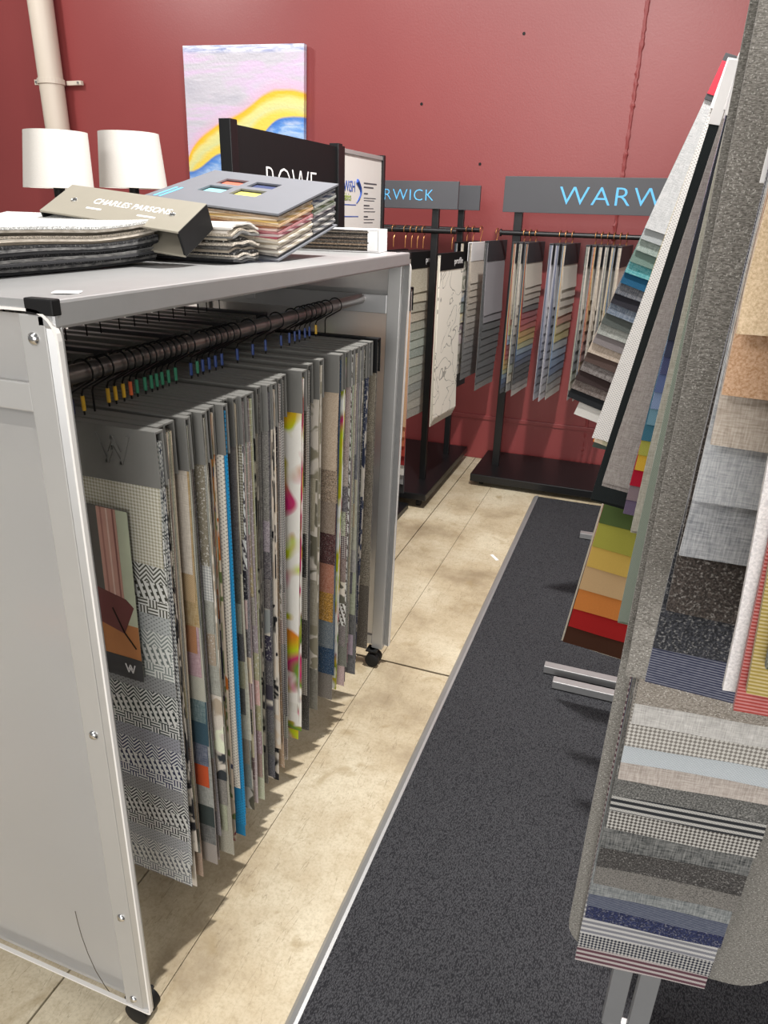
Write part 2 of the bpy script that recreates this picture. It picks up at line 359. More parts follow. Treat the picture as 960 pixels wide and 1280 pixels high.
def sleeve_mesh(mat, nx, z0, z1, r=.0032):
    b = bmesh.new(); tube(b, [(nx, 0, z0), (nx, 0, z1)], r, 8); return mesh('sleeve', b, mat, smooth=True)
SLV = {k: solid('sleeve_'+k, c, .45) for k, c in dict(yellow='#d9ab2c', orange='#e06a38', green='#2f7d5c', blue='#27407c', red='#b32638', navy='#262a4a').items()}
SLM = {k: sleeve_mesh(m, -.03, -.046, -.07) for k, m in SLV.items()}
def hanger(name, label, loc, rotz, group, hx0, hx1, hz, ht, hh, headmat, strips, bottom, first, sleeve=None, hook=None, thick=.0014, lean=0, flare=.006, seed=0, inset=.004, fan=.005):
    """strips: list of (kind, colour); front one shortest. bottom = local z of the longest, first = local z of the front one's end"""
    t = thing(name, label, 'fabric samples', loc, (0, 0, rotz), group)
    link('hook', hook or HOOK, t)
    if sleeve: link('sleeve', sleeve, t)
    key = ('H', id(headmat), hx0, hx1, ht, hh)
    if key not in _sw: _sw[key] = header_mesh(headmat, hx0, hx1, ht, hh)
    link('header', _sw[key], t, loc=(0, 0, hz))
    n = len(strips); z0 = hz-.008; w = hx1-hx0-2*inset; pitch = (ht-.006)/n
    rr = random.Random(seed)
    for k, (kind, col) in enumerate(strips):
        end = first+(bottom-first)*k/max(1, n-1); L = z0-end
        y = -ht/2+.003+pitch*k
        o = link('swatch', swatch_mesh(w, L, min(thick, pitch*.9), flare*(1-k/n), kind, FAB, (seed*5+k) % 6), t, col, (hx0+inset+rr.uniform(-.003, .003), y, z0), ((k/n-.5)*fan, lean+rr.uniform(-.005, .005), 0))
    return t
h2 = lambda s: [lin(c) for c in s.split()]
ORD = ['first', 'second', 'third', 'fourth', 'fifth', 'sixth', 'seventh', 'eighth', 'ninth', 'tenth', 'eleventh', 'twelfth', 'thirteenth', 'fourteenth', 'fifteenth', 'sixteenth', 'seventeenth', 'eighteenth', 'nineteenth', 'twentieth'] + ['twenty-'+k for k in 'first second third fourth fifth sixth seventh eighth ninth'.split()] + ['thirtieth', 'thirty-first']

# ------------------------------------------------------------------ the near rack
RX0, RX1, RY0, RY1 = -1.40, -.685, .672, 2.02
def shear(bm):
    for v in bm.verts: v.co.x += .026*max(0, v.co.z-.06)/1.31
    return bm
rk = thing('sample_rack', 'wheeled aluminium rack with frosted end panels and a flat top shelf', 'rack', (0, 0, 0))
def rounded(x0, x1, z0, z1, r, n=6):
    o = []
    for cx, cz, a0 in ((x1-r, z1-r, 0), (x0+r, z1-r, 90), (x0+r, z0+r, 180), (x1-r, z0+r, 270)):
        rr = r if a0 < 180 else .008
        ccx, ccz = (cx, cz) if a0 < 180 else ((x0+.008) if a0 == 180 else (x1-.008), z0+.008)
        o += [(ccx+rr*math.cos(rad(a0+90*k/n)), ccz+rr*math.sin(rad(a0+90*k/n))) for k in range(n+1)]
    return o
TRIM = solid('acrylic_edge', '#d9d6d2', .4, 0, .03)
for sg, y0 in ((-1, RY0), (1, RY1)):
    yo = lambda a, c: (y0+min(sg*a, sg*c), y0+max(sg*a, sg*c))
    b = bmesh.new(); prism(b, rounded(RX0+.02, RX1-.03, .075, 1.372, .03), *yo(-.014, -.010), 'y'); obj('end_panel', shear(b), FROST, rk)
    out = rounded(RX0-.004, RX1+.003, .068, 1.381, .036); inn = rounded(RX0-.0005, RX1-.0005, .0715, 1.3775, .034)
    b = bmesh.new(); n = len(out); V = [[b.verts.new((p[0], y, p[1])) for p in o] for y in yo(-.004, .003) for o in (out, inn)]
    for k in range(n):
        j = (k+1) % n
        for A_, B_ in ((V[0], V[1]), (V[3], V[2]), (V[2], V[0]), (V[1], V[3])): quad(b, (A_[k], A_[j], B_[j], B_[k]))
    obj('edge_trim', shear(b), TRIM, rk)
    for x0, x1, xf in ((RX1-.057, RX1-.017, RX1), (RX0+.017, RX0+.057, RX0)):
        b = bmesh.new(); bx(b, x0, x1, *yo(-.026, 0), .062, 1.374); obj('post', shear(b), ALU_L, rk, bevel=.002)
        xa, xb = (x1, xf) if xf > x1 else (xf, x0)
        b = bmesh.new(); P_ = [(x1 if xf > x1 else x0, y0-sg*.001), (xf, y0-sg*.008), (xf, y0-sg*.010), (x1 if xf > x1 else x0, y0-sg*.003)]
        prism(b, P_, .072, 1.36, 'z'); obj('post_flange', shear(b), ALU, rk)
        for z in (1.345, .735, .32, .092):
            xm = (x0+x1)/2
            b = bmesh.new(); tube(b, [(xm, y0, z), (xm, y0+sg*.002, z), (xm, y0+sg*.005, z)], [.0085, .008, .004], 12); obj('screw', shear(b), SCREW, rk, smooth=True)
    b = bmesh.new(); bx(b, RX0+.057, RX1-.057, *yo(-.010, -.002), 1.25, 1.288); obj('cross_bar', shear(b), ALU_L, rk, bevel=.002)
    b = bmesh.new(); bx(b, RX0+.057, RX1-.057, *yo(-.028, -.014), 1.222, 1.275); obj('rod_bar', shear(b), ALU, rk, bevel=.002)
    b = bmesh.new(); bx(b, RX0+.057, RX1-.057, *yo(-.028, -.014), .078, .115); obj('cross_bar', shear(b), ALU, rk, bevel=.002)
b = bmesh.new(); tube(b, [aty(x, y, RY0+.0097) for x, y in ((94, 1139), (97, 1152), (102, 1170), (110, 1192), (120, 1214), (131, 1232), (139, 1243))], .0007, 6); obj('scratch_mark', b, GROUT, rk)
# shelf: front and back rails, plate, black end caps
ZS = 1.392
for x0, x1 in ((RX1-.03, RX1), (RX0, RX0+.03)):
    b = bmesh.new(); bx(b, x0, x1, RY0+.0, RY1-.0, 1.358, ZS); obj('shelf_rail', shear(b), ALU, rk, bevel=.004)
    for y0 in (RY0-.003, RY1-.012):
        b = bmesh.new(); bx(b, x0-.012, x1+.001, y0, y0+.014, 1.374, ZS+.0015); obj('end_cap', shear(b), BLKP, rk, bevel=.002)
b = bmesh.new(); bx(b, RX0+.03, RX1-.03, RY0, RY1, ZS-.012, ZS-.001); obj('shelf_plate', shear(b), ALU, rk)
b = bmesh.new(); bx(b, RX0+.03, RX1-.03, 1.58, 1.61, ZS-.03, ZS-.012); bx(b, RX1-.28, RX1-.255, 1.583, 1.587, 1.29, ZS-.03); bx(b, RX0+.25, RX0+.275, 1.583, 1.587, 1.29, ZS-.03); obj('mid_bracket', shear(b), ALU, rk, bevel=.001)
b = bmesh.new(); q = atz(84, 366, ZS); bx(b, -.016, .016, -.012, .012, 0, .0012, Matrix.Translation((q.x, q.y, ZS+.0003)) @ Matrix.Rotation(.5, 4, 'Z')); tag(obj('paper_tag', b, WHITE), 'tiny white tag lying on the metal shelf rim', 'paper')
RODX, RODZ = -.80, 1.26
for X in (RODX, -1.2):
    b = bmesh.new(); tube(b, [(X, RY0+.02, RODZ if X > -1 else 1.285), (X, RY1-.02, RODZ if X > -1 else 1.285)], .0145, 20); obj('hanging_rod', b, STEEL, rk, smooth=True)
for x in (RX1-.05, RX0+.05):
    for y in (RY0+.03, RY1-.03):
        b = bmesh.new()
        for dy in (-.013, .013): tube(b, [(x+.004, y+dy-.011, .026), (x+.004, y+dy-.009, .026), (x+.004, y+dy+.009, .026), (x+.004, y+dy+.011, .026)], [.021, .0255, .0255, .021], 20)
        cs = obj('caster', b, BLKP, rk, smooth=True)
        b = bmesh.new(); tube(b, [(x, y, .045), (x, y, .064)], .011, 12); bx(b, x-.02, x+.02, y-.02, y+.02, .058, .064); bx(b, x-.012, x+.016, y-.0025, y+.0025, .02, .058); obj('caster_housing', b, BLKP, cs, bevel=.001)

NEU = h2('#a69c8e #857c72 #c9bda8 #5c5854 #42424a #b3aaa0 #94897f #ddd2be #6e6861 #a1958a #a8a49e #333338')
def neutral(seed, n=11, kinds=('tweed', 'linen', 'check', 'slub', 'fleck', 'boucle', 'leaf', 'hound')):
    rr = random.Random(seed); base = rr.choice(NEU); k = rr.choice(kinds); out = []
    for i in range(n):
        c = base if rr.random() < .55 else rr.choice(NEU); out.append((k if rr.random() < .7 else rr.choice(kinds), tuple(x*rr.uniform(.75, 1.2) for x in c)))
    return out
def seq(kinds, cols): 
    cols = h2(cols); kinds = kinds.split(); return [(kinds[i % len(kinds)], c) for i, c in enumerate(cols)]
FIRST = []
for c in ('#4a4a40', '#7c8480', '#27302f', '#2c3050', '#2a2a2e', '#6f7278'):
    for k in ('dots', 'zigzag', 'hound', 'basket'): FIRST.append((k, tuple(x*.6+.26 for x in lin(c)) if k == 'dots' else lin(c)))
FIRST[0] = ('check', lin('#b9b49c')); FIRST = FIRST
XEND = [191, 203, 214.5, 231, 239, 248, 256, 263, 272, 279, 285, 291, 298, 306, 323, 330, 336, 343, 350, 357, 374, 391, 405, 422, 431, 437, 442, 448, 453, 460, 470]
SPEC = {
 0: (FIRST, 'set of woven check and zigzag swatches behind a header embossed with a zigzag emblem'),
 1: (seq('leaf', '#1b1b1e #1b1b1e #222226 #1b1b1e #2a2a2e #1b1b1e #1c1c20 #1b1b1e'), 'black and stone leaf print swatch set'),
 3: (seq('linen plain', '#cfc3b2 #c4a982 #a88a4e #b9855f #b08a92 #b9b7a8 #3f6468 #3a5562 #3b4a66 #d0592e #8d8f88 #3c4644 #4b4d4c #a39b94'), 'multicoloured swatch set with a pale linen front'),
 6: (seq('tweed', '#6d4a4e #7a3f45 #5b3b40 #4b3237 #86595a #6d4a4e #3b3034 #5c4145'), 'plum and grey tweed swatch set'),
 7: (seq('floral leaf', '#dccdb8 #cdbfae #8d9096 #d9d6cc #23242c #3a3850 #c9853e #dccdb8 #b4763a #6f8053 #e3d2bd #7c1f38'), 'printed floral swatch set with a maroon last sheet'),
 8: (seq('dots dots plain', '#d6d0c4 #d6d0c4 #1d7fae #1d7fae #1d7fae #1d7fae'), 'swatch set with a bright turquoise sheet'),
 14: (seq('leaf linen', '#2a2a2d #84796c #2a2a2d #6d655c #1e1e22 #9b9186 #2a2a2d #57514c'), 'black and taupe brushstroke swatch set'),
 16: (seq('leaf', '#d6c6b4 #1d1d20 #cdbda9 #1d1d20 #d6c6b4 #1d1d20 #cbb9a3 #1d1d20'), 'cream and black petal print swatch set'),
 20: (seq('watercolour', '#e5e2da #e5e2da #dedbd2 #e5e2da #e5e2da #dddad0'), 'white watercolour bloom swatch set with magenta and orange'),
 21: (seq('tweed check', '#5d5a56 #8a857c #3b3a3a #8a857c #5d5a56 #77726a #4b4947'), 'black and white salt-and-pepper tweed swatch set'),
 22: (seq('leaf linen', '#8d8672 #b6aa8d #6d6858 #9c927c #8d8672 #6d6858'), 'olive and stone botanical swatch set'),
 23: (seq('boucle tweed', '#b7a28a #a5917c #84705e #5b3b3a #a05a3a #b98a3e #4b5b66 #2f4a66 #5c554f'), 'beige nubby swatch set turning rust and blue below'),
 24: (seq('watercolour', '#e9e9e2 #e9e9e2 #e4e4da #e9e9e2 #e9e9e2'), 'white swatch set splashed with lime and violet'),
 29: (seq('fleck leaf', '#343a52 #2f3448 #343a52 #2b2f40 #343a52 #3a4058'), 'navy swatch set with a pale scribble pattern'),
 30: (seq('tweed', '#8b8272 #7d7466 #8b8272 #6a6258'), 'black-headed swatch set against the far post'),
}
SLC = ['navy', 'yellow', None, 'yellow', 'yellow', 'yellow', 'orange', 'green', 'green', 'green', 'green', 'green', 'green', 'green', 'blue', 'green', 'blue', 'blue', 'blue', 'blue', 'blue', 'blue', 'blue', 'blue', 'blue', 'blue', 'blue', 'blue', 'blue', 'yellow', None]
first_hanger = None; HXE = {7: 0, 8: .014, 9: -.006, 10: -.006, 16: .012, 17: -.004, 19: -.006, 20: .012, 21: -.006, 24: .008}
ys_ = [atx(x, 530-(x-191)*.398, -.68).y for x in XEND]
for i, Y in enumerate(ys_):
    st, ds = SPEC.get(i, (neutral(100+i), ['muted tweed swatch set', 'greige woven swatch set', 'charcoal mixed swatch set'][i % 3]))
    lb = ds+', '+ORD[i]+' along the front rod' if i else ds
    gap = min(.03, (ys_[i+1]-Y) if i < len(ys_)-1 else .03)
    ht = max(.010, gap*.86)
    hm = HEAD if i < 30 else BLKP
    bot = .165+R_.uniform(-.012, .03)-RODZ if i else .19-RODZ
    t = hanger('fabric_hanger', lb, (RODX, Y, RODZ), 0, 'fabric hangers on the front rod of the near rack', -.18, .12+(R_.choice((-.006, 0, .004, .010)) if i not in HXE else HXE[i]), -.077, ht, .092, hm, st, bot, (.96-RODZ) if i == 0 else (.90-RODZ if i not in (20, 24, 8) else .35-RODZ), SLM.get(SLC[i]), HOOK, .0014, lean=.035 if i == 0 else R_.uniform(.012, .035), seed=i, flare=.002, fan=max(0, (gap-ht)*.8))
    if i == 0: first_hanger = t; first_Y = Y; first_ht = ht
# emblem and photo card of the first hanger
def strokes(bm, pts, w, y0, y1):
    for a, c in zip(pts, pts[1:]):
        a = Vector(a); c = Vector(c); d = (c-a).normalized(); nrm = Vector((-d.y, d.x))*w/2
        prism(bm, [tuple(a+nrm), tuple(c+nrm), tuple(c-nrm), tuple(a-nrm)], y0, y1, 'y')
def emblem(bm, cx, cz, s, w, y0, y1):
    strokes(bm, [(cx-.5*s, cz+.4*s), (cx-.22*s, cz-.36*s), (cx+.0*s, cz+.08*s), (cx+.22*s, cz-.36*s), (cx+.5*s, cz+.4*s)], w, y0, y1)
    strokes(bm, [(cx-.2*s, cz-.05*s), (cx, cz+.36*s), (cx+.2*s, cz-.05*s)], w, y0, y1)
b = bmesh.new(); emblem(b, .048, -.115,   .062, .006, -first_ht/2-.0025, -first_ht/2+.0005); obj('emblem', b, HEAD, first_hanger, bevel=.0005)
cardr = link('photo_card', None, first_hanger); cardr.location = (-.012, -first_ht/2-.008, 0); cardr.rotation_euler = (0, .03, 0); cardr.scale = (1, 1, 1.15)
WOODC = solid('card_wood', '#b5794a', .5); 
def flat(name, x0, x1, z0, z1, mat, d, parent=cardr): b = bmesh.new(); bx(b, x0, x1, -.0004-d, -d, z0, z1); return obj(name, b, mat, parent)
CX1 = .085
flat('card_sheet', -.17, CX1, -.475, -.185, solid('card_greywall', '#5f5c58', .35), 0)
flat('card_curtain', CX1-.062, CX1-.024, -.345, -.1855, solid('card_curtain', '#c79a8c', .4), .0005)
for k, c in enumerate(('#a9776b', '#e0c6ba', '#8f5e56')): flat('card_curtain', CX1-.055+.012*k, CX1-.052+.012*k, -.345, -.1855, solid('card_stripe', c, .4), .001)
flat('card_window', CX1-.0235, CX1-.0005, -.40, -.1855, solid('card_window', '#b9bfa6', .4), .0005)
flat('card_floor', -.17, CX1-.0005, -.435, -.375, WOODC, .0006)
b = bmesh.new(); prism(b, [(CX1-.10, -.36), (CX1-.085, -.318), (CX1-.02, -.33), (CX1-.005, -.342), (CX1-.03, -.392), (CX1-.1, -.375)], -.0016, -.0012); obj('card_armchair', b, solid('card_armchair', '#6e3c3c', .4), cardr)
b = bmesh.new(); strokes(b, [(CX1-.05, -.35), (CX1-.03, -.39), (CX1-.008, -.415)], .003, -.002, -.0016); obj('card_chair_leg', b, BLKP, cardr)
flat('card_band', -.17, CX1-.0003, -.4745, -.4355, HEADD, .0012)
b = bmesh.new(); emblem(b, CX1-.025, -.455, .02, .0022, -.0024, -.0017); obj('card_emblem', b, WHITE, cardr)
# back row
HOOKR = HOOK_B
for i in range(17):
    Y = .98+.055*i+R_.uniform(-.008, .008)
    hanger('fabric_hanger', 'grey header fabric set on the rear rod of the rack, '+ORD[i]+' from its near end', (-1.2, Y, 1.285), 0, 'fabric hangers on the rear rod of the near rack', -.15, .155, -.068, .02, .085, HEAD if i % 4 else HEADD, neutral(300+i, 4), .22-1.285, .6-1.285, SLM_B if False else None, HOOK_B, .002, seed=200+i)

# ------------------------------------------------------------------ on the shelf
def sheet_stack(parent, n, x0, x1, y0, y1, zf, kinds, cols, name='page', tk=None):
    """n layered sheets; zf(k,u,v)->z at fraction u along y, v along x"""
    for k in range(n):
        b = bmesh.new(); ny, nx = 12, 4; rr = random.Random(k*7+n)
        xa, xb = x0+rr.uniform(-.006, .006), x1+rr.uniform(-.008, .008); ya, yb = y0+rr.uniform(-.004, .004), y1
        T, Bm = [], []
        for i in range(ny+1):
            r1, r2 = [], []
            for j in range(nx+1):
                u, v = i/ny, j/nx; x, y = xa+(xb-xa)*v, ya+(yb-ya)*u; z1 = zf(k+1, u, v)-.0006; z0 = zf(k, u, v)
                if z1-z0 > .0045: z0 = z1-.0045 if tk is None else max(z0, z1-tk)
                r1.append(b.verts.new((x, y, z1))); r2.append(b.verts.new((x, y, z0)))
            T.append(r1); Bm.append(r2)
        for i in range(ny):
            for j in range(nx):
                quad(b, (T[i][j], T[i][j+1], T[i+1][j+1], T[i+1][j])); quad(b, (Bm[i][j], Bm[i+1][j], Bm[i+1][j+1], Bm[i][j+1]))
            quad(b, (T[i][0], T[i+1][0], Bm[i+1][0], Bm[i][0])); quad(b, (T[i][nx], Bm[i][nx], Bm[i+1][nx], T[i+1][nx]))
        for j in range(nx):
            quad(b, (T[0][j], Bm[0][j], Bm[0][j+1], T[0][j+1])); quad(b, (T[ny][j], T[ny][j+1], Bm[ny][j+1], Bm[ny][j]))
        obj(name, b, FAB[kinds[k % len(kinds)]], parent, smooth=True, col=lin(cols[k % len(cols)]))
# fabric book with taupe spine
cp = thing('fabric_book', 'fabric sample book with taupe spine reading CHARLES PARSONS, pages fanned on rack shelf', 'sample book', (0, 0, ZS))
NPG = 15
def zcp(k, u, v):
    f = k/NPG; base = .0015+.064*f
    bul = .022*f*math.sin(math.pi*min(1, u*1.05)) + .004*math.sin(9*u+k*.5)*(.3+f*.5)*(1-u)
    lift = max(0, (u-.62)/.38)**1.6*(.006+.024*f)
    return base*(1-.15*u)+bul*.5+lift
colp = ['#1c1c1f', '#26262a', '#1b1b1e', '#303033', '#1c1c1f', '#232327', '#1a1a1d', '#2c2c30', '#1e1e22', '#c9bba9', '#d8ccbb', '#cbbfae', '#7b7265', '#8a8072', '#dededb']
sheet_stack(cp, NPG, -1.27, -.91, .70, 1.215, zcp, ['plain', 'linen', 'tweed'], colp)
SPN = solid('taupe_spine', '#8b8578', .5, 0, .05)
M4 = frame((-1.145, 1.185, .055), (.33, .0, -.03), (.03, .09, .045))
b = bmesh.new(); bx(b, 0, .315, 0, .105, .036, .040, M4); bx(b, 0, .315, 0, .105, -.012, -.008, M4); bx(b, 0, .315, .101, .105, -.008, .036, M4); obj('spine', b, SPN, cp, bevel=.001)
b = bmesh.new(); bx(b, .311, .316, .001, .104, -.011, .039, M4); obj('spine_end', b, BLKP, cp, bevel=.001)
b = bmesh.new(); bx(b, -.001, .004, .001, .104, -.011, .039, M4); obj('spine_end', b, BLKP, cp, bevel=.001)
text('lettering', 'CHARLES PARSONS', .026, WHITE, cp, M4 @ Matrix.Translation((.088, .05, .0402)), .0003, 1.0, xs=.78)
for x0, x1 in ((.088, .122), (.205, .245)):
    b = bmesh.new(); bx(b, x0, x1, .030, .0345, .0400, .0404, M4); obj('print_line', b, WHITE, cp)
for x in (.045, .272):
    b = bmesh.new(); tube(b, [M4 @ Vector((x, .052, .0395)), M4 @ Vector((x, .052, .0415)), M4 @ Vector((x, .052, .0425))], [.0065, .006, .003], 12); obj('rivet', b, SCREW, cp, smooth=True)
# loose swatch pile under the grey book
lp = thing('swatch_pile', 'low pile of loose cream and dark fabric swatches beside the spined book', 'fabric samples', (0, 0, ZS))
N2 = 13
def zlp(k, u, v): f = k/N2; return .002+.072*f+.012*f*math.sin(3.1*u+.5)+.002*math.sin(11*u+k)+.0005*math.sin(13*v+k*2)-.012*f*(1-u)
sheet_stack(lp, N2, -1.10, -.80, 1.298, 1.402, zlp, ['plain', 'linen', 'tweed', 'fleck'], ['#232326', '#4a4744', '#d0c5b6', '#2a2a2d', '#a59a8b', '#33302e', '#cfc4b4', '#3b3833', '#b4a998', '#2d2b29', '#c9bca9', '#ded6cb', '#d9d4cd'], 'swatch', tk=.0042)
# grey book with four windows
gb = thing('window_cover_book', 'thick grey sample book whose cover has four square colour windows', 'sample book', (0, 0, 0))
F = Vector((-.757, 1.42, 1.487)); XD = (Vector((-1.099, 1.42, 1.514))-F).normalized(); YD = Vector((-.748, 1.72, 1.555))-F; YD = (YD-XD*YD.dot(XD)).normalized()
GW, GL = .343, .308; GN = XD.cross(YD).normalized()
GREY = solid('grey_book_cloth', '#686a70', .6, 0, .05, 20); GM = Matrix((XD, YD, -GN)).transposed().to_4x4(); GM.translation = F   # z up
if (GM @ Vector((0, 0, 1))).z < F.z: GM = Matrix((XD, YD, GN)).transposed().to_4x4(); GM.translation = F
# cover built round its window openings (a frame of strips)
wx = [(.115, .183), (.204, .266)]; wy = [(.107, .163), (.186, .238)]
b = bmesh.new()
xsn = [0, *wx[0], *wx[1], GW]; ysn = [0, *wy[0], *wy[1], GL]
for i in range(5):
    for j in range(5):
        if i in (1, 3) and j in (1, 3): continue
        bx(b, xsn[i], xsn[i+1], ysn[j], ysn[j+1], -.004, 0, GM)
bmesh.ops.remove_doubles(b, verts=b.verts, dist=1e-5); obj('cover', b, GREY, gb)
for (i, j), c in zip(((0, 0), (0, 1), (1, 0), (1, 1)), ('#e8dc62', '#2d3a66', '#86c4cc', '#e2644a')):
    b = bmesh.new(); bx(b, wx[i][0]-.002, wx[i][1]+.002, wy[j][0]-.002, wy[j][1]+.002, -.008, -.0065, GM); obj('window_swatch', b, FAB['plain'], gb, col=lin(c))
for k in range(2):
    b = bmesh.new(); bx(b, .318-.014*k, .324-.014*k, .02, .11, .0002, .0006, GM); obj('cover_stripe', b, BLUE, gb)
pc1 = ['#8c6f4d', '#c2a173', '#d8b36c', '#b98f5a', '#9a6a4c', '#b05c48', '#a1404a', '#8a3346', '#b05a66', '#cdbba4', '#c9bda9', '#a89a84', '#cfc4b2', '#8f857a', '#b7ab98', '#7d7670']
pc2 = ['#454a55', '#3a4468', '#5d6579', '#7d7f78', '#5b6a4a', '#7d8860', '#46503e', '#6b5f66', '#4b4660', '#3b3b4c', '#5d5a5c', '#47464c', '#6e6a68', '#2f2f34', '#55535a', '#3c3b40']
npg = 16
def pages(y0, y1, cols, drop):
    for k in range(npg):
        za = -.0095-(k)*.0051; b = bmesh.new(); off = .003*math.sin(k*1.7)
        P = []
        for (X, Y) in ((.006+off, y0), (GW-.02, y0), (GW-.02, y1), (.006+off, y1)):
            for dz in (0, -.0044): 
                p = GM @ Vector((X, Y, za+dz)); p.y -= (k/npg)*.012; P.append(b.verts.new(p))
        idx = ((0, 2, 4, 6), (7, 5, 3, 1), (0, 1, 3, 2), (2, 3, 5, 4), (4, 5, 7, 6), (6, 7, 1, 0))
        for f in idx: quad(b, [P[i] for i in f])
        obj('page', b, FAB['stripe' if k % 3 else 'linen'], gb, col=lin(cols[k]))
pages(.008, .175, pc1, 0); pages(.18, .302, pc2, 0)
b = bmesh.new(); bx(b, 0, GW, -.012, GL-.012, -.0945, -.091, GM); obj('back_cover', b, GREY, gb)
# white binder
wb = thing('white_binder', 'white covered sample binder with brown grey pages at the shelf end', 'sample book', (-.72, 1.93, ZS), (0, 0, rad(8)))
b = bmesh.new(); bx(b, -.30, 0, -.006, .10-.006, 0, .003); bx(b, -.30, 0, -.006, .094, .056, .059); bx(b, -.004, 0, -.006, .094, .003, .056); obj('cover', b, WHITE, wb, bevel=.001)
for k in range(11):
    b = bmesh.new(); bx(b, -.29, -.035+.004*math.sin(k*2), -.004+.002*math.sin(k), .09, .004+k*.0045, .0078+k*.0045); obj('page', b, FAB['tweed'], wb, col=lin(['#4d4640', '#8d7d6c', '#3b3734', '#b29a82', '#5b544d', '#7b6b5d', '#403c3a', '#9a8a7b', '#6b6259', '#37332f', '#8a7e72'][k]))
b = bmesh.new(); bx(b, -.034, -.005, -.005, .09, .0035, .0555); obj('spine_block', b, WHITE, wb)

# ------------------------------------------------------------------ behind the rack: lamps on a cabinet
lamps = [((30, 235), (118, 240), (33, 162), (112, 168)), ((124, 240), (211, 235), (121, 165), (197, 167))]
cab = thing('tall_cabinet', 'tall plain cabinet carrying the two white lamps behind the rack', 'cabinet', (-2.1, 2.4, 0))
CABM = solid('cabinet_white', '#cfcac3', .6)
b = bmesh.new(); bx(b, -.25, .25, -.6, .6, .02, 1.18); obj('body', b, CABM, cab, bevel=.003)
b = bmesh.new(); bx(b, -.26, .26, -.61, .61, 1.18, 1.205); obj('top', b, CABM, cab, bevel=.003)
for s in (-1, 1):
    b = bmesh.new(); bx(b, .25, .265, s*.3-.292, s*.3+.292, .05, 1.16); d_ = obj('door', b, CABM, cab, bevel=.002)
    b = bmesh.new(); tube(b, [(.275, -s*.0+s*.05, .55), (.275, s*.05, .7)], .005, 8); obj('handle', b, ALU, d_)
t = NT('lamp_shade_linen'); SHADE = t.end(t.mix(t.noise(300, 2), lin('#cfcac3'), lin('#dcd8d2')), .85)
t.b.inputs['Subsurface Weight'].default_value = 0
for i, (bl, br, tl, tr) in enumerate(lamps):
    X = -2.05 if i == 0 else -2.0
    A = atx(*bl, X); B = atx(*br, X); cx = (bl[0]+br[0])/2; tx = (tl[0]+tr[0])/2
    D = (Vector((X, (A.y+B.y)/2, 0))).length*.98; cb_ = atx(cx, (bl[1]+br[1])/2-2, X); ct = atx(tx, (tl[1]+tr[1])/2, X)
    dep = (cb_-CAM).dot(FW); rb = (br[0]-bl[0])/2/FPX*dep*.93; rt_ = (tr[0]-tl[0])/2/FPX*dep*.93
    lm = thing('table_lamp', ['white drum shade table lamp beside the drain pipe', 'white drum shade table lamp nearer the painting'][i], 'lamp', (cb_.x, cb_.y, 1.205))
    h = ct.z-cb_.z; z0 = cb_.z-1.205; dx, dy = (0, .02) if i == 0 else (0, 0.0)
    b = bmesh.new(); N = 40; rings = []
    for (r, z, o) in ((rb, z0, 0), (rt_, z0+h, 1), (rt_-.004, z0+h, 1), (rb-.004, z0, 0)):
        rings.append([b.verts.new((r*math.cos(2*math.pi*k/N)+dx*o, r*math.sin(2*math.pi*k/N)+dy*o, z)) for k in range(N)])
    for q in range(4):
        a, c = rings[q], rings[(q+1) % 4]
        for k in range(N): quad(b, (a[k], a[(k+1) % N], c[(k+1) % N], c[k]))
    obj('lamp_shade', b, SHADE, lm, smooth=True)
    b = bmesh.new(); tube(b, [(0, 0, 0), (0, 0, .012), (0, 0, .02)], [.075, .075, .02], 28); obj('base', b, BLKP if i else ALU, lm, smooth=True)
    b = bmesh.new(); tube(b, [(0, 0, .02), (0, 0, z0+.05)], .011, 12); obj('stem', b, BLKP if i else ALU, lm, smooth=True)
    b = bmesh.new(); tube(b, [(0, 0, z0-.03), (0, 0, z0+.06)], .019, 14); obj('socket', b, BLKP, lm, smooth=True)
    b = bmesh.new()
    for k in range(3): a = 2*math.pi*k/3; tube(b, [(0, 0, z0+.03), ((rb-.004)*math.cos(a), (rb-.004)*math.sin(a), z0+.012)], .002, 6)
    obj('shade_spider', b, WIRE, lm)

# ------------------------------------------------------------------ ROWE stand and wish panel
SX = -1.27
A = atx(285, 155, SX); B = atx(420, 183, SX); zt = (A.z+B.z)/2
rs = thing('sign_stand', 'black display stand with a black header board lettered ROWE', 'display stand', (SX, 0, 0))
for y in (A.y, B.y):
    b = bmesh.new(); bx(b, -.02, .02, y-.02, y+.02, .06, zt+.012); obj('post', b, BLK, rs, bevel=.002)
b = bmesh.new(); bx(b, -.008, .012, A.y+.02, B.y-.02, zt-.23, zt); brd = obj('sign_board', b, BLKP, rs, bevel=.001)
b = bmesh.new(); bx(b, -.20, .20, A.y-.025, B.y+.02, .0, .06); obj('base', b, BLK, rs, bevel=.004)
b = bmesh.new(); tube(b, [(0.05, A.y, 1.3), (.05, B.y, 1.3)], .0125, 16); obj('rail', b, BLK, rs, smooth=True)
L0 = atx(330, 205, SX+.012); L1 = atx(392, 212, SX+.012); CAPH = .105
text('lettering', 'ROWE', CAPH/.7, WHITE, brd, frame((.0125, L0.y, L0.z-CAPH), (0, 1, 0), (0, 0, 1)), .0006, 1.0, xs=(L1.y-L0.y)/(CAPH/.7*2.75), thin=-.0035)
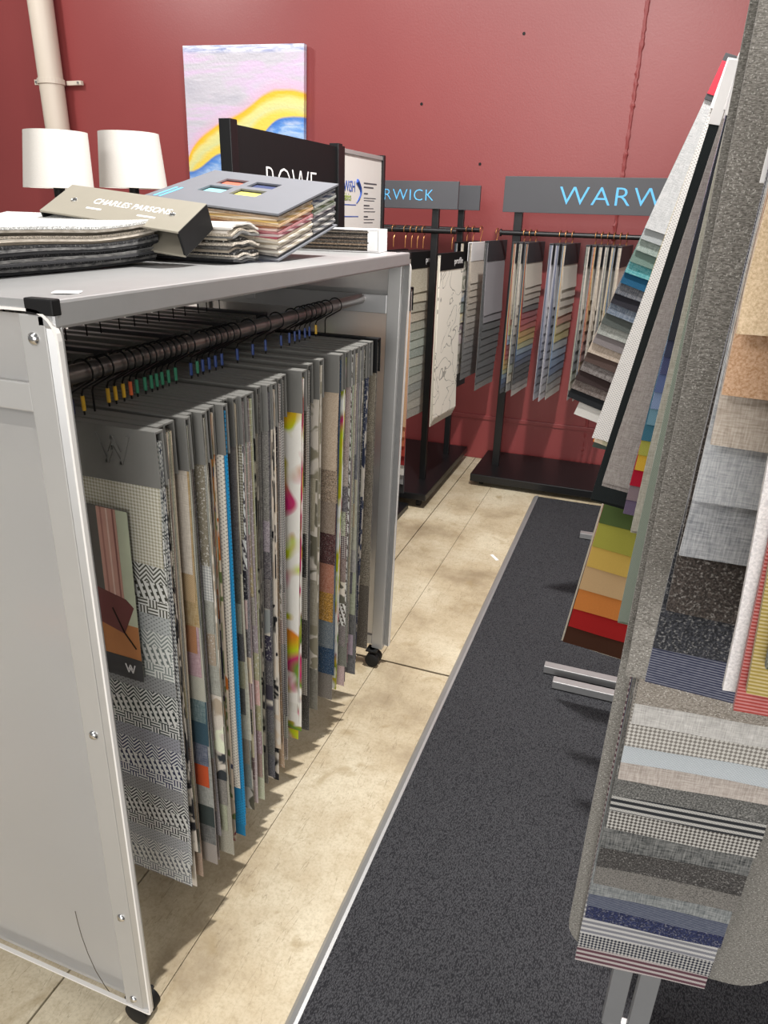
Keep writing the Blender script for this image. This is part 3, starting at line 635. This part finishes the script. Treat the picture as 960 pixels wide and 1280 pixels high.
# one low waterfall of small red-to-grey cards visible past the rack
wf = [('plain', lin(c)) for c in ('#caa27e', '#c98560', '#b9623f', '#a33a2c', '#8d2424', '#d6d3cd', '#8b8c8e', '#2a2a2c')]
q0 = aty(498, 600, 2.76)
hanger('fabric_hanger', 'red to grey swatch set hanging low behind the rack post', (SX+.05, 2.76, 1.3), 0, None, -.14, q0.x-(SX+.05)+.03, -.075, .03, .09, BLKP, wf, .35-1.3, .66-1.3, None, HOOK_B, .003, seed=77, lean=0)
for i in range(6):
    hanger('fabric_hanger', 'muted swatch set on the ROWE stand rail, '+ORD[i]+' from the near rack', (SX+.05, 2.16+.095*i, 1.3), 0, 'fabric hangers on the ROWE stand', -.14, .14, -.075, .02, .09, BLKP, neutral(500+i, 5), .42-1.3, .8-1.3, None, HOOK_B, .002, seed=60+i)
wp = thing('wish_panel', 'white information panel in a black post frame reading wish fabrics', 'display stand', (SX, 0, 0))
A2 = atx(422, 186, SX); B2 = atx(478, 196, SX); B3 = atx(470, 199, SX)
BRD = solid('wish_board', '#d6d1cc', .5, 0, .02)
zt2 = (A2.z+B2.z)/2; ya, yb = B.y+.025, B2.y
b = bmesh.new(); bx(b, -.006, .008, ya, yb-.03, .95, zt2-.004); bd = obj('panel_board', b, BRD, wp)
for y in (ya-.001+.012, yb-.015):
    b = bmesh.new(); bx(b, -.018, .018, y-.013, y+.013, .03, zt2+.008); obj('post', b, BLK, wp, bevel=.002)
b = bmesh.new(); bx(b, -.01, .014, ya+.026, yb-.03, zt2-.014, zt2+.002); obj('top_rail', b, ALU_L, wp, bevel=.001)
b = bmesh.new(); bx(b, -.2, .2, ya+.005, yb, 0, .03); obj('base', b, BLK, wp, bevel=.003)
INK = solid('ink_blue', '#2b4fa0', .5); INKG = solid('ink_green', '#8a9a4a', .5); INKK = solid('ink_grey', '#4b4b50', .5)
def on_panel(px_, py_): return atx(px_, py_, SX+.009)
q = on_panel(425, 238); q2 = on_panel(444, 240); hcap = on_panel(440, 224).z-on_panel(440, 238).z
text('lettering', 'WiSH', hcap/.7, INK, bd, frame((.009, ya+.035, q2.z), (0, 1, 0), (0, 0, 1)), .0005, .95, xs=(q2.y-ya-.035)/(hcap/.7*2.35))
q = on_panel(430, 250); q3 = on_panel(444, 251); text('lettering', 'fabrics', (on_panel(440, 241).z-q3.z)/.72, INKG, bd, frame((.009, q.y, q3.z), (0, 1, 0), (0, 0, 1)), .0005, .95, xs=.75)
b = bmesh.new(); c0 = on_panel(446, 226); c1_ = on_panel(447, 254); cm = on_panel(451, 240)
arc = [(.0095, c0.y+(cm.y-c0.y)*math.sin(math.pi*k/10), c0.z+(c1_.z-c0.z)*k/10) for k in range(11)]
tube(b, arc, [.010-.0008*k for k in range(11)], 6); obj('swoosh_logo', b, INK, bd)
for k, y in enumerate((228, 233, 241, 247, 250, 256, 260, 264, 270, 274, 278)):
    a0 = on_panel(455, y); a1 = on_panel((471, 467, 460, 470, 468, 462, 467, 469, 460, 468, 466)[k], y+1.5)
    b = bmesh.new(); bx(b, .008, .0086, a0.y, a1.y, a0.z-(.006 if k in (0, 1, 2, 5, 8) else .0035), a0.z); obj('print_line', b, INKK, bd)
for y, xe in ((255, 445), (270, 448)):
    a0 = on_panel(430, y); a1 = on_panel(xe, y+1); b = bmesh.new(); bx(b, .008, .0086, a0.y, a1.y, a0.z-.004, a0.z); obj('print_line', b, INK, bd)

# ------------------------------------------------------------------ WARWICK stands
def sign_board(parent, x0, x1, y, z0, z1, tx0, cap, tw):
    b = bmesh.new(); bx(b, x0, x1, y-.02, y, z0, z1); s = obj('sign_board', b, SIGN, parent, bevel=.0015)
    text('lettering', 'WARWICK', cap/.7, BLUE, s, frame((tx0, y-.0205, (z0+z1)/2-cap/2), (1, 0, 0), (0, 0, 1)), .0006, 1.12, xs=tw/(cap/.7*5.35), thin=-.0012)
    return s
def caster(parent, x, y, r=.024):
    b = bmesh.new(); tube(b, [(x-.012, y, r), (x-.01, y, r), (x+.01, y, r), (x+.012, y, r)], [r*.8, r, r, r*.8], 16); bx(b, x-.014, x+.014, y-.012, y+.012, r+.002, .05); obj('caster', b, BLKP, parent, smooth=True)
ls = thing('double_stand', 'black double-row stand with two grey WARWICK boards beside the wall', 'display stand', (0, 0, 0))
lx0, lx1 = -1.74, -.98
b = bmesh.new(); bx(b, lx0, lx1, 3.42, 4.36, .05, .088); obj('base', b, BLK, ls, bevel=.005)
for x in (lx0+.05, lx1-.05):
    for y in (3.47, 4.31): caster(ls, x, y)
for Y in (3.66, 4.165):
    for x in (-1.072, -1.62):
        b = bmesh.new(); bx(b, x-.017, x+.017, Y-.014, Y+.014, .088, 1.60); obj('post', b, BLK, ls, bevel=.002)
    b = bmesh.new(); tube(b, [(-1.69, Y-.025, 1.412), (-.955, Y-.025, 1.412)], .0125, 14); obj('rail', b, BLK, ls, smooth=True)
    sign_board(ls, -1.71, -.955 if Y < 4 else -.965, Y-.016, 1.512, 1.636, -1.48 if Y < 4 else -1.50, .052, .405)
rsn = thing('single_stand', 'black single-row stand with a wide grey WARWICK board against red wall', 'display stand', (0, 0, 0))
bX0 = -.848
b = bmesh.new(); bx(b, bX0, .42, 3.895, 4.385, .028, .075); obj('base', b, BLK, rsn, bevel=.005)
for x in (bX0+.06, .36):
    for y in (3.95, 4.33): caster(rsn, x, y, .013)
for x in (-.742, .315):
    b = bmesh.new(); bx(b, x-.022, x+.022, 4.10, 4.13, .075, 1.62); obj('post', b, BLK, rsn, bevel=.002)
b = bmesh.new(); tube(b, [(-.825, 4.085, 1.405), (.40, 4.085, 1.405)], .0125, 14)
for x in (-.825, .40): tube(b, [(x-.004, 4.085, 1.405), (x+.004, 4.085, 1.405)], .019, 14)
obj('rail', b, BLK, rsn, smooth=True)
sign_board(rsn, -.825, .40, 4.098, 1.508, 1.682, -.537, .088, .79)

def stand_hangers(specs, Y, rodz, hz_top, hz_bot, posts, group, headlen=.30, yaw=8):
    last = -9; n = Y-headlen/2
    for i, (pxn, pyn, hm, hook, desc, strips, f1, bt, txt) in enumerate(specs):
        X = aty(pxn, pyn, n).x + math.sin(rad(yaw))*headlen/2
        for p in posts:
            if abs(X-p) < .046: X = p+.046 if X > p-.012 else p-.046
        X = max(X, last+.031); last = X
        t = hanger('fabric_hanger', desc, (X, Y, rodz), rad(90-yaw), group, -headlen/2, headlen/2, hz_top-rodz, .022, hz_top-hz_bot, hm, strips, bt-rodz, f1-rodz, None, hook, .0026, seed=800+i+int(Y*10), flare=.009, fan=.002)
        if txt: text('lettering', txt, .042, WHITE, t, frame((.02, -.0113, (hz_top+hz_bot)/2-rodz-.015), (1, 0, 0), (0, 0, 1)), .0004)
WHT = ['#e2ddd3']
SAGE = [('linen', lin(c)) for c in '#a99d84 #b5a98f #9a917c #a89a84 #8f8c78 #8c9283 #97a092 #7f8a7f #a3a596 #8b9284 #9a9b8e #7c7f78 #8d8b80 #a09a8c #8b857a'.split()]
GREYS = [('plain', lin(c)) for c in '#e0dacd #d5cfc2 #cfc8ba #c0bbb0 #b4b3ae #a3a6a8 #8e949c #7d8590 #6d7786 #5d6879 #535c6c #484f5e #41464f #393d45 #30343b #5d6269 #474a50'.split()]
BEIGE = [('linen', lin(c)) for c in '#d9cbb9 #cdbfae #c9baa6 #bfb09d #b3a695 #a99c8c #b8aea2 #9b9187 #8d857c #7d7771 #6d6a68 #5b5a5c #4d4d50 #403f43 #363539 #2d2c30'.split()]
LINEF = [('lineart', lin('#e6dfd2'))]*2 + [('plain', lin('#ded7c8'))]*3
RAIN = [('plain', lin(c)) for c in '#cfc4b4 #c4b8a8 #b3a798 #9a9086 #4a4040 #8d1f2a #a52a30 #b3442e #b98a3a #c0a04a #a9a878 #7d93a6 #3f5a80 #2f3e5c #23262f #1c1c20 #2a2a2e #8f8a86 #b8b2aa'.split()]
BLKS = [('rib', lin(c)) for c in '#8d868c #7b757c #26262a #1c1c1f #222226 #2b2b30 #1a1a1d #303238 #24262b #3a3c40 #6b665f'.split()]
LILAC = [('plain', lin(c)) for c in '#d6d4d8 #c9c7cd #bcbac4 #b0b0bb #a3a4b2 #8f93a6 #7d8298 #6d7288 #5d6378 #6b6e7c #8a8c98 #b3b3bb'.split()]
PAST = [('plain', lin(c)) for c in '#ded5c6 #d3c8b8 #c9beae #d0c4b2 #b9795c #c9b68a #c4b46a #a9b0b4 #8fa3bd #6d86a8 #52688c #7a8088 #a09e98 #c3bfb6'.split()]
GOLD = [('linen', lin(c)) for c in '#cdbfa9 #c79a4a #bf8528 #b8731f #b05a24 #a3432a #93392c #b88f5a #5d6e86 #3f5168 #8a8474'.split()]
MIXN = [('linen', lin(c)) for c in '#d8cfc2 #cbc1b3 #bfb4a6 #9c9389 #7b746d #5b5d66 #414856 #9aa08c #c2b69c #7d7a76'.split()]
stand_hangers([
 (474, 312, BLKP, HOOK_C, 'dark swatch set with black header, innermost on the double stand front rail', neutral(901, 8), 1.0, .45, None),
 (489, 312, BLKP, HOOK_C, 'olive grey swatch set next to the innermost one on the double stand', neutral(902, 8), 1.0, .47, None),
 (497, 312, BLKP, HOOK_C, 'taupe swatch set with plain black header on the double stand', neutral(903, 10), 1.0, .42, None),
 (504, 311, BLKP, HOOK_C, 'cream edged swatch set tucked beside the sage waterfall', seq('linen', '#cfc4a8 #b8ad93 #8a8573 #6d7468 #9aa294 #c4bba2'), 1.0, .45, None),
 (511, 311, BLKP, HOOK_C, 'sage and stone waterfall swatch set with profile lettered black header', SAGE, 1.12, .46, 'profile'),
 (549, 316, BLKP, HOOK_C, 'long white line-drawn leaf print sheet set with profile lettered header', LINEF, .50, .45, 'profile'),
], 3.635, 1.412, 1.315, 1.235, (-1.072, -1.62), 'fabric hangers on the double stand')
stand_hangers([
 (563, 305, BLKP, HOOK_C, 'cream to slate blue waterfall swatch set behind the leaf print sheets', GREYS, 1.16, .52, None),
 (578, 303, BLKP, HOOK_C, 'dark grey swatch set squeezed beside the white-headed one', neutral(911, 9), 1.1, .62, None),
 (588, 302, WHITE, HOOK_C, 'beige to charcoal waterfall swatch set with a white header', BEIGE, 1.14, .60, None),
], 4.14, 1.412, 1.352, 1.255, (-1.072, -1.62), 'fabric hangers on the double stand')
stand_hangers([
 (608, 308, HEADD, HOOK_C, 'charcoal and black swatch set at the rail end of the single stand', BLKS, .98, .56, None),
 (641, 307, HEADD, HOOK_C, 'cream fan swatch set in front of the single stand post', PAST[:9]+RAIN[5:15], 1.05, .56, None),
 (647, 307, HEADD, HOOK_C, 'stone fan swatch set pressed against the rainbow one', MIXN, 1.05, .57, None),
 (653, 307, HEADD, HOOK_C, 'beige, red, yellow and blue waterfall swatch set on the single stand', RAIN, 1.14, .55, None),
 (689, 309, HEADD, HOOK_C, 'pale lilac grey swatch set hanging alone after the gap', LILAC, 1.05, .54, None),
 (694, 309, HEADD, HOOK_C, 'silver grey swatch set beside the pale lilac one', LILAC[::-1], 1.05, .54, None),
 (705, 309, HEADD, HOOK_C, 'cream, coral and blue waterfall swatch set on the single stand', PAST, 1.14, .55, None),
 (735, 309, HEADD, HOOK_C, 'ivory fan swatch set between the coral waterfall and the gold one', MIXN, 1.05, .56, None),
 (741, 309, HEADD, HOOK_C, 'slim gold to rust swatch set on the single stand', GOLD, 1.10, .56, None),
 (747, 309, HEADD, HOOK_C, 'sand coloured swatch set between the gold one and the white topped one', BEIGE[:10], 1.05, .57, None),
 (756, 309, HEADD, HOOK_C, 'white topped narrow swatch set behind the teal waterfall', MIXN[::-1], 1.05, .58, None),
 (763, 309, HEADD, HOOK_C, 'chalk coloured swatch set behind the teal waterfall', PAST[::-1], 1.05, .58, None),
 (774, 309, HEADD, HOOK_C, 'oatmeal swatch set last before the teal waterfall', BEIGE[:9], 1.05, .58, None),
], 4.085, 1.405, 1.365, 1.262, (-.742,), 'fabric hangers on the single stand')

# ------------------------------------------------------------------ right display: stands with hanging waterfalls
POSTX = .20
def floor_stand(name, label, y0, y1, postx, foot0, near=None, far=None):
    s = thing(name, label, 'display stand', (0, 0, 0))
    for y, px_, fx0, fx1 in ((y0, *(near or (postx, foot0, foot0+.66))), (y1, *(far or (postx, foot0, foot0+.66)))):
        b = bmesh.new(); bx(b, fx0, fx1, y-.017, y+.017, .0125, .04); obj('foot', b, ALU, s, bevel=.002)
        for fx in (fx0+.03, fx1-.03):
            b = bmesh.new(); tube(b, [(fx, y, .009), (fx, y, .0128)], .012, 12); obj('foot_pad', b, BLKP, s)
        b = bmesh.new(); bx(b, px_-.017, px_+.017, y-.012, y+.012, .04, 1.945 if px_ == postx else 1.93); obj('post', b, ALU, s, bevel=.002)
    b = bmesh.new(); tube(b, [(postx, y0, 1.945), (postx, y1, 1.945)], .0145, 16); obj('hanging_rod', b, STEEL, s, smooth=True)
    return s
floor_stand('floor_stand', 'aluminium floor stand with its hanging rod beside the far carpet end', 2.168, 3.38, .21, -.15)
floor_stand('floor_stand', 'aluminium floor stand in the middle of the carpet runner', 1.0, 2.09, .19, -.11, near=(.150, .145, .50))
floor_stand('floor_stand', 'aluminium floor stand nearest to the brown nubby swatches', .15, .972, .19, -.14, far=(.192, .188, .55))
HC = {}
def sample_set(label, Y, top, bot, w, strips, yaw=0, hdr=WHITE, hh=.12, t=.002, mats=FAB, flare=.010, topz=None, fold=None):
    """strips: (kind, colour, fraction of the length where this sheet ends); front sheets end first"""
    P = aty(*top, Y) if topz is None else None; Q = aty(*bot, Y+len(strips)*t)
    if P is None: P = Vector((aty(*top, Y).x, Y, topz))
    d = Q-P; L = d.length; ang = math.atan2(-d.x, -d.z)
    s = thing('swatch_waterfall', label, 'fabric samples', P, (0, ang, rad(yaw)), 'swatch waterfalls on the floor stands')
    s.rotation_mode = 'XYZ'
    n = len(strips); T = n*t+.012
    b = bmesh.new(); bx(b, -.002, w+.004, -.003, -.0005, -hh, 0); bx(b, -.002, w+.004, T+.0005, T+.003, -hh, 0); bx(b, -.002, w+.004, -.0005, T+.0005, -.004, 0); obj('header', b, hdr, s, bevel=.0008)
    # hook up to the rod
    R = s.matrix_basis.inverted() @ Vector((POSTX-.005, Y, 1.945)) if False else None
    M_ = Matrix.Translation(P) @ s.rotation_euler.to_matrix().to_4x4(); inv = M_.inverted()
    rx = .2; pts = [Vector((rx+.019*math.cos(a), Y+T/2, 1.945+.019*math.sin(a))) for a in [rad(200-15*k) for k in range(16)]]
    hx = M_ @ Vector((w*.5, T/2, -.002)); pts += [Vector((rx-.004, Y+T/2, 1.918)), hx]
    b = bmesh.new(); tube(b, [inv @ p for p in pts], .002, 6); obj('hook', b, WIRE, s, smooth=True)
    mx = 0
    for k, st in enumerate(strips):
        kind, c, fr = st[:3]; fl_ = (flare*(1-k/n)+.002) if fr >= mx else 0; mx = max(mx, fr); x0 = st[3] if len(st) > 3 else 0; ww = st[4] if len(st) > 4 else w
        link('swatch', swatch_mesh(ww, max(.05, L*fr-.008), t*.92, fl_, kind, mats, k % 6, st[5] if len(st) > 5 else 0), s, lin(c), (x0, .001+k*t, -.008), (0, 0, 0))
    return s
def frs(kinds, cols, f0, f1=1.0, first=None):
    kinds = kinds.split(); cols = cols.split(); n = len(cols)
    return [(kinds[i % len(kinds)], c, f0+(f1-f0)*i/(n-1)) for i, c in enumerate(cols)]
def edge_frs(top, bot, Y, t, n, rows):
    zt0 = aty(*top, Y).z; zb0 = aty(*bot, Y+n*t).z
    return [(k, c, (zt0-aty(x, y, Y+t*(i+1)).z)/(zt0-zb0)) for i, (k, c, x, y) in enumerate(rows)]
RED = solid('red_label', '#cf2a3e', .5)
ss = sample_set('tall teal, blue and brown waterfall with a red label on a dark header', 2.55, (908, 66), (707, 499), .30,
    frs('linen plain', '#bcbdbf #a7abac #7f9089 #6f857c #18939a #1f5677 #2b3447 #2d2c33 #465a72 #545956 #8d918b #827b7b #ad9a88 #54443f #574c4b #3a2e2d #4a352e #212326', .44, .985)+[('plain', '#d5d2cc', 1.03, .05, .2)], hdr=HEADD, t=.0035, flare=.012)
b = bmesh.new(); bx(b, -.001, .12, -.0045, -.0032, -.105, -.02); obj('red_label', b, RED, ss)
sample_set('white sheet dotted with grey beside the teal waterfall', 2.38, (911, 72), (737, 556), .06, [('dots', '#dcd9d6', .97, 0, .06), ('plain', '#d8bd62', .62, 0, .11), ('floral', '#c9c4a6', .985, .004, .07), ('plain', '#55605a', 1, .01, .07)], t=.003)
sample_set('black tweed sheet set beside the dotted white one', 1.86, (912, 74), (738, 624), .30, [('plain', '#262b2c', .99), ('plain', '#1f2322', 1.0)], t=.003)
sample_set('muted brown-grey linen sheet set', 1.73, (935, 48), (752, 606), .28, [('linen', '#9d948f', .985), ('linen', '#948a86', 1.0)], mats=FABB, t=.003)
sample_set('rainbow strip waterfall between linen and pale sheets', 1.64, (932, 50), (778, 640), .25,
    frs('plain', '#33353d #3b3f55 #4b5073 #5d6c97 #8295b8 #6f96a8 #3f7186 #a9a84e #d6ac3c #b01832 #8b7a80 #6d5f78', .56, 1), t=.0028)
sample_set('pale sand sheet set beside the dark grey tweed', 1.5, (943, 2), (788, 664), .24, [('linen', '#b3ad9f', .99), ('linen', '#a8a294', 1.0)], t=.003)
sample_set('sage green sheet set half behind the grey tweed', 1.42, (946, 4), (772, 776), .22, [('plain', '#8f998c', .99), ('plain', '#88927f', 1)], t=.004)
Y8 = 2.0; P8 = aty(925, 66, Y8)
sample_set('green, yellow, orange and red chenille waterfall above the carpet', Y8, (925, 66), (704, 800), .29,
    edge_frs((925, 66), (704, 802), Y8, .004, 8, [('plain', c, x, y) for c, x, y in (('#5b6e3e', 750, 652), ('#b8b44f', 741, 682), ('#e6c062', 733, 707), ('#dfba8a', 726, 735), ('#e58e46', 718, 760), ('#b82424', 711, 782), ('#4f2e1f', 704, 802))])+[('linen', '#d9d0bb', 1.0, -.006, .2)], t=.004, mats=FABB, flare=.012)
# the near long one: grey tweed backing and seventeen strips in front
YN = .87
left = [(874, 'slub', '#8a8074'), (899, 'linen', '#b4b1ad'), (925, 'check', '#8b867f'), (946, 'plain', '#b9bfc3'), (967, 'linen', '#a99d94'), (988, 'tweed', '#6f6e6b'), (1008, 'stripe', '#2e3034'), (1030, 'check', '#5c5854'), (1053, 'linen', '#24292b'), (1077, 'tweed', '#4b4846'), (1098, 'boucle', '#55524f'), (1112, 'linen', '#62686a'), (1128, 'rib', '#2f3a55'), (1143, 'tweed', '#2b3257'), (1161, 'stripe', '#8b8b92'), (1178, 'check', '#252a3a'), (1195, 'stripe', '#6b4650')]
zt_ = 1.86; zb = aty(711, 1180, YN+.0494).z
st = [(k, c, (zt_-aty(800-(y-850)*.256, y, YN+.0026*(i_+1)).z)/(zt_-zb), .018, .215) for i_, (y, k, c) in enumerate(left)]
st.insert(0, ('slub', '#827d75', (zt_-aty(806, 842, YN).z)/(zt_-zb), 0, .33))
st.append(('slub', '#77736b', 1.0, .0, .335, .06))
sample_set('long grey waterfall of tweed, check and striped strips on a speckled backing', YN, (945, 30), (711, 1180), .30, st, yaw=7, t=.0026, topz=zt_, mats=FAB, flare=.012)
sample_set('thick brown, tan and grey nubby waterfall ending in navy', .60, (1030, -40), (806, 845), .24,
    edge_frs((1030, -40), (806, 845), .60, .0055, 8, (('boucle', '#cdb28c', 921, 408), ('boucle', '#b58a63', 902, 486), ('linen', '#a89a8b', 885, 547), ('linen', '#9da0a4', 868, 613), ('linen', '#85888d', 846, 681), ('tweed', '#463f3b', 838, 752), ('tweed', '#35363b', 822, 800), ('rib', '#1a2142', 806, 845))), t=.0055, mats=FABB, flare=.02)
sample_set('white edged waterfall with olive and red striped ends', .46, (1075, 20), (893, 862), .24,
    [('rib', '#4b5f8a', .76, .035, .2), ('boucle', '#40442f', .89, .022, .21), ('rib', '#a08a3e', .955, .014, .22), ('rib', '#a33a32', 1.0, .012, .22), ('boucle', '#d9d6d6', .985, .004, .2)], t=.006, mats=FABB, flare=.012)
bpy.context.view_layer.update()
